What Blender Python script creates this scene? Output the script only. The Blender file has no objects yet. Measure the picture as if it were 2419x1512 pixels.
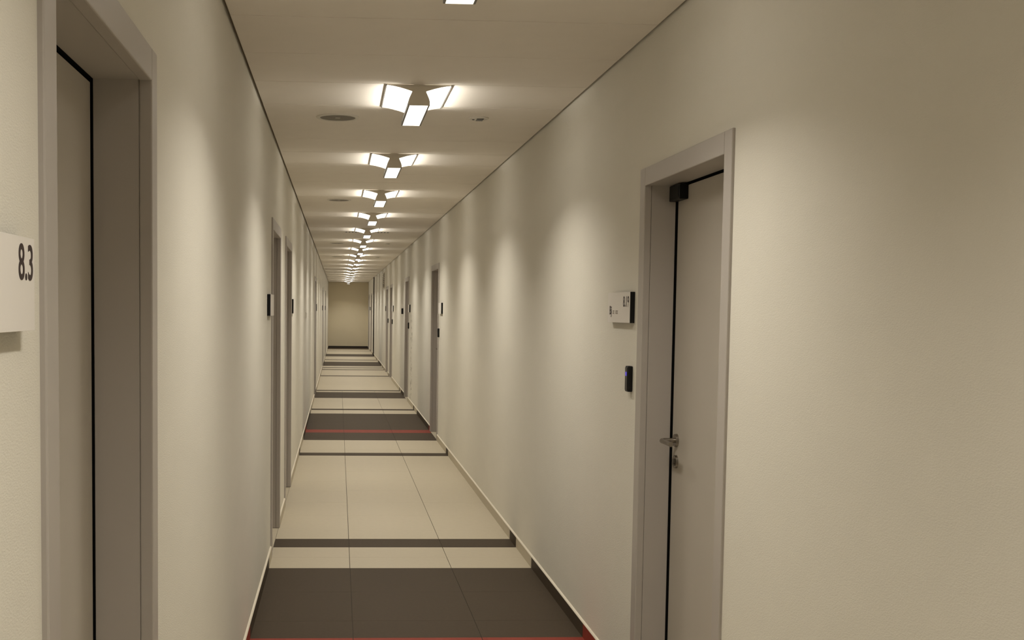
import bpy, bmesh, math, random
from mathutils import Matrix, Vector
random.seed(7)
S = bpy.context.scene
COL = S.collection

# ------------------------------------------------------------------ camera
W_PX, H_PX, F_PX = 2419.0, 1512.0, 2750.0
CX, CY = 939.478, 899.584            # principal point: the photograph is a crop of a larger frame
YAW, PITCH, ROLL = 0.0513453, -0.0612763, -0.0106069
CAM_H = 1.55
fw = Vector((math.sin(YAW) * math.cos(PITCH), math.cos(YAW) * math.cos(PITCH), math.sin(PITCH)))
rt = Vector((math.cos(YAW), -math.sin(YAW), 0))
dn = fw.cross(rt)
r2 = math.cos(ROLL) * rt + math.sin(ROLL) * dn
d2 = -math.sin(ROLL) * rt + math.cos(ROLL) * dn
cam = bpy.data.cameras.new('camera')
cam_o = bpy.data.objects.new('camera', cam)
COL.objects.link(cam_o)
M = Matrix((( r2.x, -d2.x, -fw.x, 0), (r2.y, -d2.y, -fw.y, 0), (r2.z, -d2.z, -fw.z, CAM_H), (0, 0, 0, 1)))
cam_o.matrix_world = M
cam.sensor_fit = 'HORIZONTAL'
cam.sensor_width = 36
cam.lens = F_PX / W_PX * 36
cam.shift_x = (W_PX / 2 - CX) / W_PX
cam.shift_y = (CY - H_PX / 2) / W_PX
cam.clip_start = 0.05
cam.clip_end = 200
S.camera = cam_o

# ------------------------------------------------------------------ world, exposure
world = bpy.data.worlds.new('world')
S.world = world
world.use_nodes = True
world.node_tree.nodes['Background'].inputs[0].default_value = (0, 0, 0, 1)
world.node_tree.nodes['Background'].inputs[1].default_value = 0
S.view_settings.view_transform = 'Standard'
S.view_settings.look = 'None'
S.view_settings.gamma = 1
S.view_settings.use_curve_mapping = False
S.view_settings.exposure = 0.0

LAMP_TINT = (1.0, 0.945, 0.845)
L_DIFF, L_WING, L_FLANK = 3.0, 3.0, 3.0    # lamp glow: opal diffusers, and reflected light put into the wings as emission
P_DOWN, SPREAD_DOWN, P_UP, SPREAD_UP = 12.4, 128, 0.85, 84   # LED boards inside each lamp

# ------------------------------------------------------------------ materials
def mat(name, color, rough=0.6, metal=0.0, emit=None, estr=0.0, var=0.0, vscale=8.0, bump=0.0, bscale=200.0, spec=0.5, stretch=None):
    m = bpy.data.materials.new(name)
    m.use_nodes = True
    nt = m.node_tree
    b = nt.nodes['Principled BSDF']
    b.inputs['Base Color'].default_value = (*color, 1)
    b.inputs['Roughness'].default_value = rough
    b.inputs['Metallic'].default_value = metal
    b.inputs['Specular IOR Level'].default_value = spec
    if emit:
        b.inputs['Emission Color'].default_value = (*emit, 1)
        b.inputs['Emission Strength'].default_value = estr
    if var or bump:
        tc = nt.nodes.new('ShaderNodeTexCoord')
        vec = tc.outputs['Object']
        if stretch:
            mp = nt.nodes.new('ShaderNodeMapping')
            mp.inputs['Scale'].default_value = stretch
            nt.links.new(vec, mp.inputs['Vector'])
            vec = mp.outputs['Vector']
    if var:
        n = nt.nodes.new('ShaderNodeTexNoise')
        n.inputs['Scale'].default_value = vscale
        n.inputs['Detail'].default_value = 5
        nt.links.new(vec, n.inputs['Vector'])
        mx = nt.nodes.new('ShaderNodeMix')
        mx.data_type = 'RGBA'
        mx.inputs[6].default_value = (*[c * (1 - var) for c in color], 1)
        mx.inputs[7].default_value = (*[min(1, c * (1 + var)) for c in color], 1)
        nt.links.new(n.outputs['Fac'], mx.inputs[0])
        nt.links.new(mx.outputs[2], b.inputs['Base Color'])
    if bump:
        n2 = nt.nodes.new('ShaderNodeTexNoise')
        n2.inputs['Scale'].default_value = bscale
        n2.inputs['Detail'].default_value = 3
        nt.links.new(vec, n2.inputs['Vector'])
        bp = nt.nodes.new('ShaderNodeBump')
        bp.inputs['Strength'].default_value = bump
        bp.inputs['Distance'].default_value = 0.002
        nt.links.new(n2.outputs['Fac'], bp.inputs['Height'])
        nt.links.new(bp.outputs['Normal'], b.inputs['Normal'])
    return m

WALL_C = (0.705, 0.672, 0.59)
MT = {
    'wall': mat('cream_woven_wallcovering', WALL_C, 0.75, var=0.03, vscale=3, bump=0.4, bscale=160, spec=0.25, stretch=(1, 1, 2.2)),
    'wall_end': mat('end_wall_paint', (0.78, 0.69, 0.50), 0.7, var=0.05, vscale=2, bump=0.1, bscale=90, spec=0.3),
    'ceiling': mat('ceiling_board', (0.84, 0.785, 0.71), 0.85, var=0.03, vscale=6, bump=0.1, bscale=300, spec=0.2),
    'ceiling_gap': mat('ceiling_shadow_gap', (0.27, 0.235, 0.18), 0.9),
    'light_tile': mat('beige_floor_tile', (0.50, 0.44, 0.33), 0.48, var=0.05, vscale=25, bump=0.04, bscale=400, spec=0.3),
    'dark_tile': mat('dark_brown_floor_tile', (0.062, 0.045, 0.029), 0.6, var=0.14, vscale=60, bump=0.05, bscale=400, spec=0.12),
    'red_tile': mat('red_floor_tile', (0.24, 0.035, 0.02), 0.6, var=0.12, vscale=40, bump=0.05, bscale=400, spec=0.2),
    'grout': mat('brown_grout', (0.06, 0.047, 0.034), 0.9),
    'bead': mat('cream_skirting_bead', (0.72, 0.66, 0.54), 0.6),
    'frame': mat('grey_steel_frame_paint', (0.425, 0.388, 0.352), 0.42, var=0.02, vscale=4, spec=0.45),
    'leaf': mat('grey_door_laminate', (0.45, 0.41, 0.355), 0.5, var=0.03, vscale=5, bump=0.05, bscale=300, spec=0.4),
    'seal': mat('black_rubber_seal', (0.004, 0.004, 0.004), 0.9, spec=0.1),
    'black': mat('black_plastic', (0.004, 0.0038, 0.004), 0.45, spec=0.25),
    'black_gloss': mat('black_gloss_face', (0.005, 0.005, 0.006), 0.3, spec=0.2),
    'plate': mat('off_white_sign_face', (0.74, 0.70, 0.65), 0.55, spec=0.3),
    'ink': mat('dark_ink', (0.035, 0.02, 0.018), 0.7),
    'ink_pale': mat('faded_ink', (0.16, 0.125, 0.09), 0.7),
    'steel': mat('brushed_steel', (0.34, 0.31, 0.27), 0.24, metal=1.0),
    'lamp_body': mat('lamp_grey_white_paint', (0.74, 0.68, 0.58), 0.5),
    'lamp_lip': mat('lamp_grey_edge', (0.16, 0.15, 0.135), 0.5),
    'diffuser': mat('lamp_diffuser_glow', (0.8, 0.8, 0.8), 0.5, emit=LAMP_TINT, estr=L_DIFF),
    'wing': mat('lamp_wing_glow', (0.8, 0.8, 0.8), 0.5, emit=LAMP_TINT, estr=L_WING),
    'flank': mat('lamp_flank_glow', (0.8, 0.8, 0.8), 0.5, emit=LAMP_TINT, estr=L_FLANK),
    'white': mat('white_plastic', (0.68, 0.64, 0.57), 0.5),
    'grille': mat('grey_speaker_mesh', (0.21, 0.19, 0.16), 0.7, var=0.1, vscale=300),
    'led': mat('blue_led', (0.02, 0.02, 0.2), 0.4, emit=(0.16, 0.10, 1.0), estr=0.4),
    'dark_trim': mat('dark_brown_trim', (0.03, 0.023, 0.017), 0.6),
}
# right wall: same covering, with the scuffed vertical streak it carries between two doors
def wall_right_mat():
    m = MT['wall'].copy(); m.name = 'cream_woven_wallcovering_scuffed'
    nt = m.node_tree; N = nt.nodes; Lk = nt.links
    b = N['Principled BSDF']
    src = b.inputs['Base Color'].links[0].from_socket
    geo = N.new('ShaderNodeNewGeometry')
    sep = N.new('ShaderNodeSeparateXYZ'); Lk.new(geo.outputs['Position'], sep.inputs[0])
    def mth(op, a, bb=None):
        n = N.new('ShaderNodeMath'); n.operation = op
        for i, v in enumerate((a, bb)):
            if v is None: continue
            if isinstance(v, (int, float)): n.inputs[i].default_value = v
            else: Lk.new(v, n.inputs[i])
        return n.outputs[0]
    nz = N.new('ShaderNodeTexNoise'); nz.inputs['Scale'].default_value = 9; nz.inputs['Detail'].default_value = 4
    mp = N.new('ShaderNodeMapping'); mp.inputs['Scale'].default_value = (0.0, 0.9, 1.4)
    Lk.new(geo.outputs['Position'], mp.inputs[0]); Lk.new(mp.outputs[0], nz.inputs['Vector'])
    inY = mth('LESS_THAN', mth('ABSOLUTE', mth('SUBTRACT', sep.outputs[1], 18.86)), 0.22)
    inZ = mth('MULTIPLY', mth('GREATER_THAN', sep.outputs[2], 0.09), mth('LESS_THAN', sep.outputs[2], 1.46))
    k = mth('GREATER_THAN', nz.outputs['Fac'], 0.585)
    mask = mth('MULTIPLY', mth('MULTIPLY', mth('MULTIPLY', inY, inZ), k), 0.75)
    mx = N.new('ShaderNodeMix'); mx.data_type = 'RGBA'
    Lk.new(mask, mx.inputs[0]); Lk.new(src, mx.inputs[6]); mx.inputs[7].default_value = (0.20, 0.165, 0.11, 1)
    Lk.new(mx.outputs[2], b.inputs['Base Color'])
    return m
MT['wall_scuffed'] = wall_right_mat()

# ------------------------------------------------------------------ helpers
class MB:
    def __init__(s): s.bm = bmesh.new()
    def box(s, x0, x1, y0, y1, z0, z1, bev=0.0):
        x0, x1 = min(x0, x1), max(x0, x1); y0, y1 = min(y0, y1), max(y0, y1); z0, z1 = min(z0, z1), max(z0, z1)
        vs = [s.bm.verts.new(p) for p in ((x0, y0, z0), (x1, y0, z0), (x1, y1, z0), (x0, y1, z0), (x0, y0, z1), (x1, y0, z1), (x1, y1, z1), (x0, y1, z1))]
        fs = [s.bm.faces.new([vs[i] for i in f]) for f in ((0, 3, 2, 1), (4, 5, 6, 7), (0, 1, 5, 4), (1, 2, 6, 5), (2, 3, 7, 6), (3, 0, 4, 7))]
        if bev:
            es = list({e for f in fs for e in f.edges})
            bmesh.ops.bevel(s.bm, geom=es, offset=bev, segments=2, affect='EDGES', profile=0.5)
        return s
    def prism(s, prof, y0, y1):           # closed profile in x,z extruded along y
        a = [s.bm.verts.new((x, y0, z)) for x, z in prof]
        b = [s.bm.verts.new((x, y1, z)) for x, z in prof]
        n = len(prof)
        s.bm.faces.new(a); s.bm.faces.new(b[::-1])
        for i in range(n):
            j = (i + 1) % n
            s.bm.faces.new((a[i], b[i], b[j], a[j]))
        bmesh.ops.recalc_face_normals(s.bm, faces=s.bm.faces)
        return s
    def sheet(s, prof, y0, y1, th):       # thin curved sheet with thickness (profile in x,z along y)
        up = [(x, z + th) for x, z in prof]
        return s.prism(list(prof) + up[::-1], y0, y1)
    def cyl(s, c, r, axis, h, n=32, r2=None):
        r2 = r if r2 is None else r2
        ax = Vector(axis).normalized()
        u = ax.orthogonal().normalized(); v = ax.cross(u)
        c = Vector(c)
        a = [s.bm.verts.new(c + u * r * math.cos(t) + v * r * math.sin(t)) for t in [2 * math.pi * i / n for i in range(n)]]
        b = [s.bm.verts.new(c + ax * h + u * r2 * math.cos(t) + v * r2 * math.sin(t)) for t in [2 * math.pi * i / n for i in range(n)]]
        s.bm.faces.new(a[::-1]); s.bm.faces.new(b)
        for i in range(n):
            j = (i + 1) % n
            s.bm.faces.new((a[i], a[j], b[j], b[i]))
        return s
    def ring(s, c, prof, n=48):           # lathe about z through c; prof = [(r,z)]
        c = Vector(c)
        rows = []
        for r, z in prof:
            rows.append([s.bm.verts.new(c + Vector((r * math.cos(2 * math.pi * i / n), r * math.sin(2 * math.pi * i / n), z))) for i in range(n)])
        for k in range(len(rows) - 1):
            for i in range(n):
                j = (i + 1) % n
                s.bm.faces.new((rows[k][i], rows[k][j], rows[k + 1][j], rows[k + 1][i]))
        return s
    def tube(s, pts, r, n=14):
        pts = [Vector(p) for p in pts]
        rows = []
        prev = None
        for i, p in enumerate(pts):
            t = (pts[min(i + 1, len(pts) - 1)] - pts[max(i - 1, 0)]).normalized()
            u = t.orthogonal().normalized() if prev is None else (prev - t * prev.dot(t)).normalized()
            prev = u
            v = t.cross(u)
            rows.append([s.bm.verts.new(p + u * r * math.cos(2 * math.pi * k / n) + v * r * math.sin(2 * math.pi * k / n)) for k in range(n)])
        for a, b in zip(rows, rows[1:]):
            for k in range(n):
                j = (k + 1) % n
                s.bm.faces.new((a[k], a[j], b[j], b[k]))
        s.bm.faces.new(rows[0][::-1]); s.bm.faces.new(rows[-1])
        return s
    def mesh(s, name, m, smooth=False):
        bmesh.ops.recalc_face_normals(s.bm, faces=s.bm.faces)
        me = bpy.data.meshes.new(name)
        s.bm.to_mesh(me); s.bm.free()
        me.materials.append(MT[m])
        if smooth:
            for p in me.polygons: p.use_smooth = True
            me.set_sharp_from_angle(angle=math.radians(35))
        return me
    def build(s, name, m, parent=None, loc=(0, 0, 0), smooth=False):
        return link(name, s.mesh(name, m, smooth), parent, loc)

def link(name, me, parent=None, loc=(0, 0, 0)):
    o = bpy.data.objects.new(name, me)
    COL.objects.link(o)
    o.location = loc
    if parent: o.parent = parent
    return o
def empty(name, loc):
    o = bpy.data.objects.new(name, None)
    o.empty_display_size = 0.1
    COL.objects.link(o); o.location = loc
    return o
def tag(o, label, cat, group=None, kind=None):
    o['label'] = label; o['category'] = cat
    if group: o['group'] = group
    if kind: o['kind'] = kind
    return o
def copy_tree(o, parent=None):
    c = o.copy(); COL.objects.link(c)
    if parent: c.parent = parent
    for ch in list(o.children): copy_tree(ch, c)
    return c
def text_mesh(txt, size, m, extrude=0.0004, sx=1.0, bold=0.0):
    cu = bpy.data.curves.new('lettering', 'FONT')
    cu.body = txt; cu.size = size; cu.extrude = extrude; cu.align_x = 'RIGHT'; cu.offset = bold
    to = bpy.data.objects.new('lettering', cu); COL.objects.link(to)
    dg = bpy.context.evaluated_depsgraph_get(); dg.update()
    me = bpy.data.meshes.new_from_object(to.evaluated_get(dg))
    bpy.data.objects.remove(to); bpy.data.curves.remove(cu)
    me.name = 'lettering'
    for v in me.vertices: v.co.x *= sx
    me.materials.clear(); me.materials.append(MT[m])
    return me

# ------------------------------------------------------------------ the corridor's measures (metres)
XL, XR, ZC = -0.4129, 1.1835, 2.607
Y0, Y1 = -4.0, 46.4
HEAD, CAS, PROUD, DEPTH = 2.034, 0.070, 0.010, 0.120
JOINT_A, JOINT_B = 0.080, 0.690
# clear door openings along the walls (near jamb, far jamb, hinge side)
DOORS_L = [(1.705, 2.555), (7.26, 8.17), (9.10, 10.06), (20.15, 21.10), (30.30, 31.25), (36.25, 37.20)]
DOORS_R = [(3.540, 4.462), (13.78, 14.72), (19.66, 20.60), (25.62, 26.60), (27.75, 28.75), (41.45, 42.40), (44.60, 45.50)]

# ------------------------------------------------------------------ walls
def wall(name, s, doors, m, label):
    X = XL if s < 0 else XR
    b = MB()
    T = 0.22
    y = Y0
    for a, c in doors:
        b.box(X, X + s * T, y, a - 0.03, 0, ZC + 0.06)
        b.box(X, X + s * T, a - 0.03, c + 0.03, HEAD + 0.03, ZC + 0.06)
        y = c + 0.03
    b.box(X, X + s * T, y, Y1, 0, ZC + 0.06)
    o = b.build(name, m)
    return tag(o, label, 'wall', kind='structure')
wall('wall_left', -1, DOORS_L, 'wall', 'long cream textured wall on the left with recessed grey doors')
wall('wall_right', 1, DOORS_R, 'wall_scuffed', 'long cream textured wall on the right with recessed grey doors')
o = MB().box(XL - 0.22, XR + 0.22, Y1, Y1 + 0.2, 0, ZC + 0.06).build('wall_end', 'wall_end')
tag(o, 'plain tan wall closing the far end of the corridor', 'wall', kind='structure')
o = MB().box(XL - 0.22, XR + 0.22, Y0 - 0.2, Y0, 0, ZC + 0.06).build('wall_back', 'wall')
tag(o, 'cream wall at the near end behind the viewer', 'wall', kind='structure')

# ------------------------------------------------------------------ floor: stripes of tiles
STRIPES = [  # start, end, colour
    (Y0, 4.25, 'l'), (4.25, 5.11, 'd'), (5.11, 5.413, 'r'), (5.413, 6.898, 'd'), (6.898, 7.506, 'l'), (7.506, 7.785, 'd'), (7.785, 12.25, 'l'),
    (12.25, 12.50, 'd'), (12.50, 13.71, 'l'), (13.71, 14.55, 'd'), (14.55, 14.91, 'r'), (14.91, 17.21, 'd'), (17.21, 17.80, 'l'), (17.80, 18.04, 'd'),
    (18.04, 20.22, 'l'), (20.22, 21.65, 'd'), (21.65, 21.97, 'l'), (21.97, 22.22, 'd'), (22.22, 26.77, 'l'), (26.77, 27.05, 'd'),
    (27.05, 29.55, 'l'), (29.55, 29.85, 'd'), (29.85, 30.5, 'l'), (30.5, 30.8, 'd'), (30.8, 31.6, 'l'), (31.6, 34.1, 'd'), (34.1, 35.2, 'l'),
    (35.2, 35.6, 'd'), (35.6, 37.9, 'l'), (37.9, 39.96, 'd'), (39.96, 42.8, 'l'), (42.8, 43.1, 'd'), (43.1, 44.6, 'l'), (44.6, Y1, 'd')]
TM = {'l': 'light_tile', 'd': 'dark_tile', 'r': 'red_tile'}
G = 0.0016
floor = MB().box(XL - 0.22, XR + 0.22, Y0, Y1, -0.15, -0.0035).build('floor', 'grout')
tag(floor, 'striped corridor floor of beige, dark brown and red tiles', 'floor', kind='structure')
ROWS = []
for a, c, k in STRIPES:
    if a < 22:
        ys = [a]
        if c - a > 0.5:
            y = a + 0.3
            while y < c - 0.12:
                ys.append(y); y += 0.594
        ys.append(c)
    else:
        ys = [a, c]
    for p, q in zip(ys, ys[1:]):
        ROWS.append((p, q, k, a >= 22))
_tile_cache = {}
def tile_mesh(w, l, m):
    key = (round(w, 4), round(l, 4), m)
    if key not in _tile_cache:
        b = MB(); b.box(-w / 2, w / 2, -l / 2, l / 2, -0.010, 0)
        top = [e for e in b.bm.edges if all(v.co.z > -1e-6 for v in e.verts)]
        bmesh.ops.bevel(b.bm, geom=top, offset=0.0006, segments=1, affect='EDGES')
        _tile_cache[key] = b.mesh('floor_tile', m)
    return _tile_cache[key]
for p, q, k, far in ROWS:
    cols = [(XL, XR)] if far else [(XL, JOINT_A), (JOINT_A, JOINT_B), (JOINT_B, XR)]
    for a, c in cols:
        link('floor_tile', tile_mesh(c - a - 2 * G, q - p - 0.0012, TM[k]), floor, ((a + c) / 2, (p + q) / 2, random.uniform(-0.0004, 0.0)))

# ------------------------------------------------------------------ skirting tiles
def runs(doors, y_start, y_end):
    out = []; y = y_start
    for a, c in doors:
        out.append((y, a - CAS)); y = c + CAS
    out.append((y, y_end))
    return out
SK_H, SK_T = 0.066, 0.010
for s, doors, name in ((-1, DOORS_L, 'baseboard_left'), (1, DOORS_R, 'baseboard_right')):
    X = XL if s < 0 else XR
    e = empty(name, (X, 0, 0))
    tag(e, 'low tile skirting along the %s wall matching the floor stripes' % ('left' if s < 0 else 'right'), 'baseboard', kind='structure')
    for (ra, rb) in runs(doors, Y0, Y1):
        for p, q, k, far in ROWS:
            a, c = max(p, ra), min(q, rb)
            if c - a < 0.01: continue
            b = MB(); b.box(0.002 * s, -s * SK_T, a + G / 2, c - G / 2, 0.0, SK_H, 0)
            b.build('skirting_tile', TM[k], e)
        b = MB()
        b.prism([(0.002 * s, SK_H - 0.001), (-s * SK_T, SK_H - 0.001), (-s * SK_T, SK_H + 0.0015), (-s * 0.006, SK_H + 0.006), (0.002 * s, SK_H + 0.009)], ra, rb)
        b.build('top_bead', 'bead', e)
e = empty('baseboard_end', (0, Y1, 0))
tag(e, 'dark skirting across the foot of the far end wall', 'baseboard', kind='structure')
MB().box(XL + 0.012, XR - 0.012, -0.014, 0.002, 0, 0.072).build('skirting_board', 'dark_trim', e)

# ------------------------------------------------------------------ ceiling of full-width boards
ceil = MB().box(XL - 0.22, XR + 0.22, Y0, Y1, ZC + 0.022, ZC + 0.15).build('ceiling', 'ceiling_gap')
tag(ceil, 'low beige board ceiling with fine cross joints', 'ceiling', kind='structure')
PITCH_L = 2.445
PAN = PITCH_L / 4
LAMP_Y0 = 5.544                          # near end of the first whole lamp
pm = MB()
pm.box(XL + 0.013, XR - 0.013, 0.0024, PAN - 0.0024, 0, 0.020)
low = [ed for ed in pm.bm.edges if all(v.co.z < 1e-6 for v in ed.verts)]
bmesh.ops.bevel(pm.bm, geom=low, offset=0.0012, segments=1, affect='EDGES')
panel_me = pm.mesh('ceiling_panel', 'ceiling')
k0 = math.ceil((Y0 - LAMP_Y0) / PAN)
k1 = math.floor((Y1 - LAMP_Y0) / PAN)
for k in range(k0, k1):
    link('ceiling_panel', panel_me, ceil, (0, LAMP_Y0 - 0.006 + k * PAN, ZC + random.uniform(0, 0.0016)))
rest = Y1 - (LAMP_Y0 - 0.006 + k1 * PAN)
MB().box(XL + 0.013, XR - 0.013, 0.0016, rest - 0.004, 0, 0.020).build('ceiling_panel', 'ceiling', ceil, (0, LAMP_Y0 - 0.006 + k1 * PAN, ZC))
near = (LAMP_Y0 - 0.006 + k0 * PAN) - Y0
if near > 0.02:
    MB().box(XL + 0.013, XR - 0.013, 0.004, near - 0.0016, 0, 0.020).build('ceiling_panel', 'ceiling', ceil, (0, Y0, ZC))

# dark full-height joint strip on the right wall where the far section begins
o = MB().box(XR + 0.002, XR - 0.034, 38.66, 38.74, 0.002, ZC - 0.002, 0.003).build('trim_1', 'dark_trim')
tag(o, 'dark full-height vertical strip on the right wall near the far end', 'trim', kind='structure')

# ------------------------------------------------------------------ doors
def door(name, s, yn, yf, label, handle_far, lock_box=False):
    """recessed leaf in a steel frame; local origin at the near jamb foot on the wall face; x = s*depth into the wall"""
    X = XL if s < 0 else XR
    w = yf - yn
    e = empty(name, (X, yn, 0))
    tag(e, label, 'door', kind='structure')
    # casing on the wall face, with a return 18 mm into the reveal
    def u_profile(out, inn, d0, d1, ztop_out, ztop_in, bev=0.0):
        return (out, inn, d0, d1, ztop_out, ztop_in, bev)
    fr = empty('door_frame', (0, 0, 0)); fr.parent = e
    B = 0.003
    MB().box(-s * PROUD, s * 0.018, -CAS, 0, 0.001, HEAD + CAS, B).build('casing', 'frame', fr)
    MB().box(-s * PROUD, s * 0.018, w, w + CAS, 0.001, HEAD + CAS, B).build('casing', 'frame', fr)
    MB().box(-s * PROUD, s * 0.018, 0.0005, w - 0.0005, HEAD, HEAD + CAS, B).build('casing', 'frame', fr)
    # lining, a hair behind the casing edge
    q = 0.0022
    gd = 0.0038 if s < 0 else 0.0072      # shadow gap between lining and leaf
    MB().box(s * 0.0185, s * (DEPTH - gd), -0.03, -q, 0.001, HEAD + 0.03, 0.001).build('jamb_lining', 'frame', fr)
    MB().box(s * 0.0185, s * (DEPTH - gd), w + q, w + 0.03, 0.001, HEAD + 0.03, 0.001).build('jamb_lining', 'frame', fr)
    MB().box(s * 0.0185, s * (DEPTH - 0.0034), -q, w + q, HEAD + q, HEAD + 0.03, 0.001).build('head_lining', 'frame', fr)
    # seal behind the gap round the leaf
    g = 0.007
    b = MB()
    d0, d1 = s * (DEPTH - gd + 0.0002), s * (DEPTH + 0.05)
    b.box(d0, d1, -0.029, -0.004, 0.001, HEAD + 0.029)
    b.box(d0, d1, w + 0.004, w + 0.029, 0.001, HEAD + 0.029)
    b.box(s * (DEPTH - 0.0032), d1, -0.004, w + 0.004, HEAD + 0.004, HEAD + 0.029)
    b.build('seal', 'seal', fr)
    MB().box(0, s * (DEPTH + 0.045), 0.0, w, -0.0034, 0.0002).build('threshold', 'light_tile', e)
    lf = MB().box(s * DEPTH, s * (DEPTH + 0.045), g, w - g, 0.006, HEAD - g, 0.0015).build('door_leaf', 'leaf', e)
    # lever handle on a round rose, keyhole escutcheon below
    hy = (w - 0.068) if handle_far else 0.068
    hd = -1 if handle_far else 1
    hz = 1.058
    hn = empty('door_handle', (0, 0, 0)); hn.parent = e
    hn['label'] = 'brushed steel lever handle'
    fx = s * DEPTH
    MB().cyl((fx, hy, hz), 0.026, (-s, 0, 0), 0.010, 36, 0.0245).build('rose', 'steel', hn, smooth=True)
    pts = [(fx - s * 0.008, hy, hz)]
    R = 0.016; L = 0.062
    for i in range(7):
        t = i / 6 * math.pi / 2
        pts.append((fx - s * (L - R + R * math.sin(t)), hy + hd * (R - R * math.cos(t)), hz))
    pts.append((fx - s * L, hy + hd * 0.135, hz))
    MB().tube(pts, 0.0095).build('lever', 'steel', hn, smooth=True)
    es = MB().cyl((fx, hy, hz - 0.082), 0.026, (-s, 0, 0), 0.009, 36, 0.0245).build('keyhole_escutcheon', 'steel', e, smooth=True)
    MB().cyl((fx - s * 0.0088, hy, hz - 0.079), 0.0085, (-s, 0, 0), 0.006, 20).cyl((fx - s * 0.0088, hy, hz - 0.092), 0.0045, (-s, 0, 0), 0.006, 16).build('lock_cylinder', 'lamp_lip', es, smooth=True)
    if lock_box:
        lb = MB().box(s * 0.086, s * (DEPTH - 0.001), w - 0.136, w - 0.0005, HEAD - 0.060, HEAD - 0.002, 0.002).build('lock_box', 'black', e)
        lb['label'] = 'black lock box in the top corner'
        MB().box(s * 0.0845, s * 0.0862, w - 0.124, w - 0.012, HEAD - 0.052, HEAD - 0.010, 0.0006).build('cover', 'black', lb)
    return e
LAB_L = ['nearest recessed grey door on the left wall, beside plate 8.3',
         'second recessed grey door on the left wall, mid-corridor',
         'third recessed grey door on the left wall, close behind the second',
         'fourth grey door on the left wall, seen as a dark sliver',
         'fifth grey door on the left wall, far down the corridor',
         'farthest grey door on the left wall, near the end wall']
LAB_R = ['nearest recessed grey door on the right wall with lever handle, beside plate 8.19',
         'second recessed grey door on the right wall, mid-corridor',
         'third recessed grey door on the right wall, beyond the scuffed patch',
         'fourth grey door on the right wall, nearer of a close pair',
         'fifth grey door on the right wall, farther of a close pair',
         'sixth grey door on the right wall, just beyond the dark vertical strip',
         'farthest grey door on the right wall, next to the end wall']
n = 1
for i, (a, c) in enumerate(DOORS_L):
    door('door_%d' % n, -1, a, c, LAB_L[i], False); n += 1
for i, (a, c) in enumerate(DOORS_R):
    door('door_%d' % n, 1, a, c, LAB_R[i], True, lock_box=(i == 0)); n += 1

# ------------------------------------------------------------------ ceiling lamps
LX, LW, LL = 0.372, 0.156, 0.62           # centre x, half width, length
def curve_pts(p0, p1, p2, p3, n):
    out = []
    for i in range(n + 1):
        t = i / n; u = 1 - t
        out.append(tuple(u ** 3 * a + 3 * u * u * t * b + 3 * u * t * t * c + t ** 3 * d for a, b, c, d in zip(p0, p1, p2, p3)))
    return out
def make_lamp():
    e = empty('ceiling_lamp', (LX, LAMP_Y0, ZC))
    EP = 0.006
    # outline of the end plates: wide at the ceiling, waisted, swelling to the lower housing
    right = curve_pts((LW, -0.003), (0.110, -0.007), (0.062, -0.021), (0.033, -0.031), 10) + curve_pts((0.033, -0.031), (0.037, -0.045), (0.051, -0.065), (0.0515, -0.084), 7)[1:] + [(0.0475, -0.0965)]
    outline = [(LW, 0.0)] + right + [(-x, z) for x, z in right[::-1]] + [(-LW, 0.0)]
    for y in (0, LL - EP):
        MB().prism(outline, y, y + EP).build('end_plate', 'lamp_body', e)
    inset = 0.0045
    for sg in (-1, 1):
        wing = [(sg * x, z + inset) for x, z in curve_pts((LW - 0.004, -0.006), (0.110, -0.010), (0.062, -0.024), (0.031, -0.034), 10)]
        MB().sheet([(x, min(z, -0.0016)) for x, z in wing], EP, LL - EP, 0.0012).build('reflector_wing', 'wing', e, smooth=True)
        MB().box(sg * (LW - 0.0045), sg * (LW + 0.0015), 0, LL, -0.0055, 0.0).build('edge_lip', 'lamp_lip', e)
        fl = [(sg * (x - 0.003), z) for x, z in curve_pts((0.033, -0.031), (0.037, -0.045), (0.051, -0.062), (0.0515, -0.076), 7)]
        MB().prism(fl + [(sg * 0.028, -0.076), (sg * 0.028, -0.031)], EP, LL - EP).build('side_diffuser', 'flank', e, smooth=True)
        MB().box(sg * 0.0435, sg * 0.0515, EP, LL - EP, -0.0965, -0.0765, 0.001).build('housing_side', 'lamp_lip', e)
    MB().box(-0.0275, 0.0275, EP, LL - EP, -0.080, -0.0005).build('spine', 'lamp_body', e)
    def led(name, power, sx, sy, loc, rot, spread):
        l = bpy.data.lights.new(name, 'AREA')
        l.shape = 'RECTANGLE'; l.size = sx; l.size_y = sy
        l.energy = power; l.color = LAMP_TINT; l.spread = math.radians(spread)
        lo = bpy.data.objects.new(name, l); COL.objects.link(lo)
        lo.parent = e; lo.location = loc; lo.rotation_euler = rot
    led('down_light', P_DOWN, 0.080, LL - 0.03, (0, LL / 2, -0.0975), (0, 0, 0), SPREAD_DOWN)
    for sg in (-1, 1):
        led('up_light', P_UP, 0.012, LL - 0.03, (sg * 0.056, LL / 2, -0.075), (0, -sg * math.radians(180 - 50), 0), SPREAD_UP)
    MB().box(-0.0432, 0.0432, EP + 0.0005, LL - EP - 0.0005, -0.0955, -0.082).build('diffuser', 'diffuser', e)
    return e
ORD = ['first', 'second', 'third', 'fourth', 'fifth', 'sixth', 'seventh', 'eighth', 'ninth', 'tenth', 'eleventh', 'twelfth', 'thirteenth',
       'fourteenth', 'fifteenth', 'sixteenth', 'seventeenth', 'eighteenth', 'nineteenth', 'twentieth']
proto = make_lamp()
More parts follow.
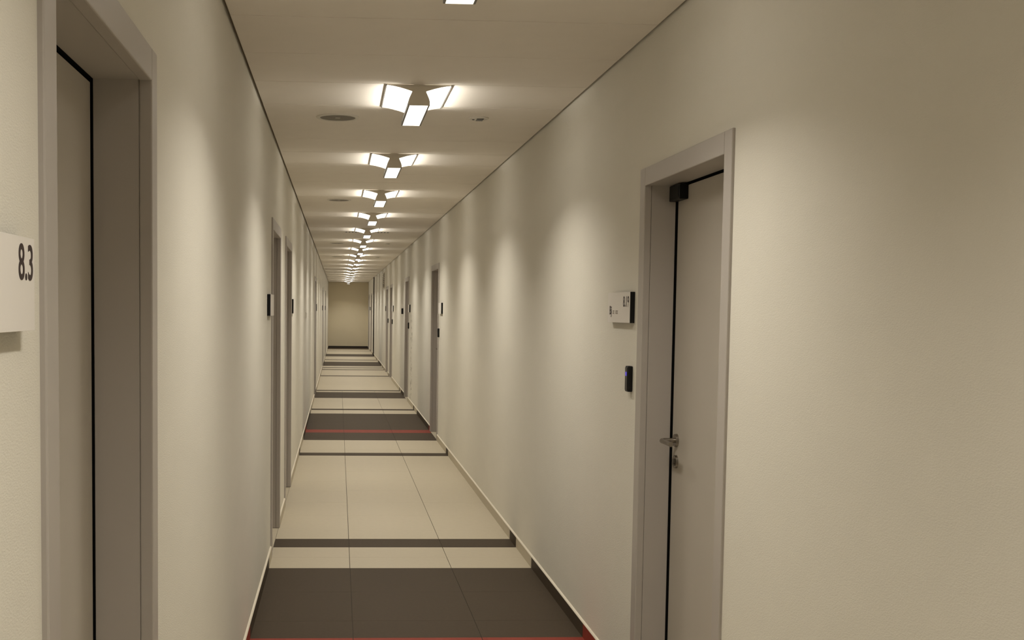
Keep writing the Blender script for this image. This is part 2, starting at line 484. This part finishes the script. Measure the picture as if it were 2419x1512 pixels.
for k in range(-3, 17):
    o = proto if k == 0 else copy_tree(proto)
    o.location = (LX, LAMP_Y0 + k * PITCH_L, ZC)
    if k <= -2: lab = 'winged ceiling lamp overhead outside the picture, %s the viewer' % ('above' if k == -2 else 'behind')
    elif k == -1: lab = 'winged ceiling lamp cut off by the top edge of the picture'
    elif k == 0: lab = 'nearest whole winged ceiling lamp, between the round speaker and the small sensor'
    elif k == 16: lab = 'farthest winged ceiling lamp, right before the end wall'
    else: lab = 'winged ceiling lamp, %s whole one counting from the near end' % ORD[k]
    tag(o, lab, 'ceiling lamp', 'lamps in a row along the corridor ceiling')

# ------------------------------------------------------------------ round ceiling speakers
def make_speaker():
    e = empty('ceiling_speaker', (0, 0, 0))
    MB().ring((0, 0, 0), [(0.120, 0.0), (0.119, -0.004), (0.112, -0.007), (0.100, -0.006), (0.096, -0.002), (0.096, 0.0)]).build('rim', 'white', e, smooth=True)
    b = MB()
    b.cyl((0, 0, -0.0045), 0.0965, (0, 0, 1), 0.004, 48)
    b.build('mesh_grille', 'grille', e)
    MB().box(-0.013, 0.013, -0.007, 0.007, -0.0055, -0.0044).build('badge', 'white', e)
    return e
sp = make_speaker()
SPK = [(-0.012, 6.52, 'nearest round ceiling speaker with grey mesh, left of the lamp'),
       (-0.004, 11.42, 'second round ceiling speaker, beyond the third lamp'),
       (-0.03, 18.88, 'third round ceiling speaker, beyond the sixth lamp'),
       (-0.03, 23.80, 'farthest round ceiling speaker in view')]
for i, (x, y, lab) in enumerate(SPK):
    o = sp if i == 0 else copy_tree(sp)
    o.location = (x, y, ZC)
    tag(o, lab, 'speaker', 'round speakers in the ceiling')

# ------------------------------------------------------------------ small round ceiling sensors
def make_sensor():
    e = empty('ceiling_sensor', (0, 0, 0))
    MB().ring((0, 0, 0), [(0.056, 0.0), (0.055, -0.004), (0.048, -0.008), (0.020, -0.010), (0.0005, -0.010)]).build('body', 'white', e, smooth=True)
    MB().box(-0.014, 0.024, -0.034, 0.034, -0.0118, -0.0092, 0.001).build('lens_window', 'black_gloss', e)
    MB().cyl((-0.030, 0, -0.0115), 0.007, (0, 0, 1), 0.004, 16).build('indicator', 'black_gloss', e)
    return e
se = make_sensor()
for i, (x, y, lab) in enumerate([(0.764, 6.46, 'small white ceiling sensor with black window, right of the nearest lamp'),
                                 (0.789, 18.80, 'small ceiling sensor across from the third speaker'),
                                 (0.79, 23.75, 'farthest small ceiling sensor, across from the last speaker')]):
    o = se if i == 0 else copy_tree(se)
    o.location = (x, y, ZC)
    tag(o, lab, 'sensor', 'round sensors in the ceiling')

# ------------------------------------------------------------------ slotted ceiling vents by the fifth lamp
def make_vent():
    e = empty('ceiling_vent', (0, 0, 0))
    MB().box(-0.10, 0.10, -0.09, 0.09, -0.003, 0.0, 0.001).build('vent_plate', 'white', e)
    for i in range(4):
        x = -0.066 + i * 0.044
        MB().box(x - 0.011, x + 0.011, -0.065, 0.065, -0.0046, -0.0028).build('slot', 'black', e)
    return e
ve = make_vent()
for i, (x, lab) in enumerate([(0.165, 'slotted ceiling vent left of the lamp row, beside the fifth whole lamp'), (0.605, 'slotted ceiling vent right of the lamp row, beside the fifth whole lamp')]):
    o = ve if i == 0 else copy_tree(ve)
    o.location = (x, 16.12, ZC)
    tag(o, lab, 'vent', 'slotted vents in the ceiling')

# ------------------------------------------------------------------ name plates
def plate(s, ya, yb, label, letters=(), z0=1.505, Hh=0.125):
    X = XL if s < 0 else XR
    e = empty('door_plate', (X, (ya + yb) / 2, z0))
    tag(e, label, 'door plate', 'name plates beside the doors')
    L = (yb - ya) / 2; T = 0.021
    MB().box(-s * 0.0004, -s * (T - 0.0015), -L, L, 0, Hh, 0.0008).build('backing', 'black', e)
    fc = MB().box(-s * (T - 0.0014), -s * T, -L, L, 0, Hh, 0.0003).build('face', 'plate', e)
    for kind, y, z, arg in letters:
        if kind == 'text':
            txt, size, sx, bold = arg
            me = text_mesh(txt, size, 'ink', sx=sx, bold=bold)
            o = link('lettering', me, fc)
        else:
            b = MB()
            for (u0, u1, v0, v1) in arg:
                b.box(u0, u1, v0, v1, -0.0003, 0.0003)
            o = b.build('fine_print', 'ink_pale', fc)
            o['kind'] = 'stuff'
        # text runs along the wall: right of the text is -y on the right wall, +y on the left wall
        xa = Vector((0, -1 if s > 0 else 1, 0)); ya_ = Vector((0, 0, 1)); za = xa.cross(ya_)
        o.matrix_local = Matrix(((xa.x, ya_.x, za.x, -s * (T + 0.0002)), (xa.y, ya_.y, za.y, y), (xa.z, ya_.z, za.z, z), (0, 0, 0, 1)))
    return e
plate(-1, 1.190, 1.528, 'large white door plate reading 8.3 at the left edge of the picture', [('text', 0.164, 0.0645, ('8.3', 0.063, 0.92, 0.0006))], z0=1.518, Hh=0.117)
marks = []
for g0, nb in ((0.0, 3), (0.052, 4)):
    for i in range(nb):
        x = g0 + i * 0.0105
        marks += [(x, x + 0.0022, 0, 0.014), (x + 0.0022, x + 0.0075, 0.0118, 0.014), (x + 0.0022, x + 0.0075, 0.0, 0.0022)]
plate(1, 4.610, 4.985, 'white door plate reading 8.19 with black edge, beside the nearest right door',
      [('text', -0.176, 0.066, ('8.19', 0.060, 0.95, 0.0006)), ('text', 0.118, 0.034, ('Bj', 0.050, 1.0, 0.0012)), ('marks', 0.100, 0.036, marks)])
for s, a, lab in ((-1, 6.78, 'door plate with black edge before the second left door'),
                  (-1, 10.22, 'door plate just after the third left door'),
                  (-1, 21.25, 'door plate just after the fourth left door'),
                  (-1, 29.75, 'door plate before the fifth left door'),
                  (-1, 35.65, 'door plate before the farthest left door'),
                  (1, 13.20, 'door plate beside the second right door, above a card reader'),
                  (1, 19.17, 'door plate beside the third right door, by the scuffed patch'),
                  (1, 25.02, 'door plate before the fourth right door'),
                  (1, 28.95, 'door plate after the fifth right door'),
                  (1, 42.62, 'door plate after the sixth right door, beyond the dark strip'),
                  (1, 44.06, 'door plate before the farthest right door')):
    plate(s, a, a + 0.33, lab)

# ------------------------------------------------------------------ card readers
def reader(y, label, led=False):
    e = empty('card_reader', (XR, y, 1.228))
    tag(e, label, 'card reader', 'black card readers on the right wall')
    MB().box(-0.0, -0.0205, -0.0225, 0.0225, 0, 0.104, 0.004).build('housing', 'black', e)
    f = MB().box(-0.0200, -0.0222, -0.0185, 0.0185, 0.006, 0.098, 0.001).build('front_panel', 'black_gloss', e)
    MB().box(-0.0218, -0.0232, -0.010, 0.010, 0.064, 0.080, 0.0004).build('indicator_light', 'led' if led else 'black_gloss', f)
    return e
reader(4.640, 'black card reader with blue light beside the nearest right door', True)
for y, lab in ((13.63, 'black card reader beside the second right door'), (19.50, 'black card reader beside the third right door'),
               (25.42, 'black card reader beside the fourth right door'), (27.55, 'black card reader beside the fifth right door')):
    reader(y, lab)

# black control box beyond the third right door
e = empty('control_box', (XR, 21.3, 1.465))
tag(e, 'small black box on the right wall beyond the third right door', 'control box')
MB().box(0, -0.034, -0.05, 0.05, 0, 0.105, 0.004).build('housing', 'black', e)
MB().box(-0.0335, -0.036, -0.04, 0.04, 0.012, 0.093, 0.001).build('front_panel', 'black_gloss', e)

# white wall switch on the left wall
e = empty('light_switch', (XL, 14.7, 1.42))
tag(e, 'small pale light switch on the left wall past the third door', 'light switch')
MB().box(0, 0.008, -0.042, 0.042, 0, 0.084, 0.003).build('switch_frame', 'white', e)
MB().box(0.0075, 0.0115, -0.029, 0.029, 0.013, 0.071, 0.0015).build('rocker', 'white', e)

# louvred vent high on the right wall
e = empty('wall_vent', (XR, 30.5, 2.09))
tag(e, 'slatted vent high on the right wall beyond the fifth right door', 'vent')
fr = MB()
fr.box(0, -0.012, -0.55, 0.55, 0, 0.02); fr.box(0, -0.012, -0.55, 0.55, 0.40, 0.42)
fr.box(0, -0.012, -0.55, -0.53, 0.02, 0.40); fr.box(0, -0.012, 0.53, 0.55, 0.02, 0.40)
fr.build('vent_frame', 'bead', e)
MB().box(0, -0.003, -0.53, 0.53, 0.02, 0.40).build('backing', 'dark_trim', e)
for i in range(8):
    z = 0.04 + i * 0.046
    MB().prism([(-0.002, z), (-0.030, z - 0.006), (-0.030, z + 0.006), (-0.002, z + 0.016)], -0.53, 0.53).build('slat', 'bead', e)
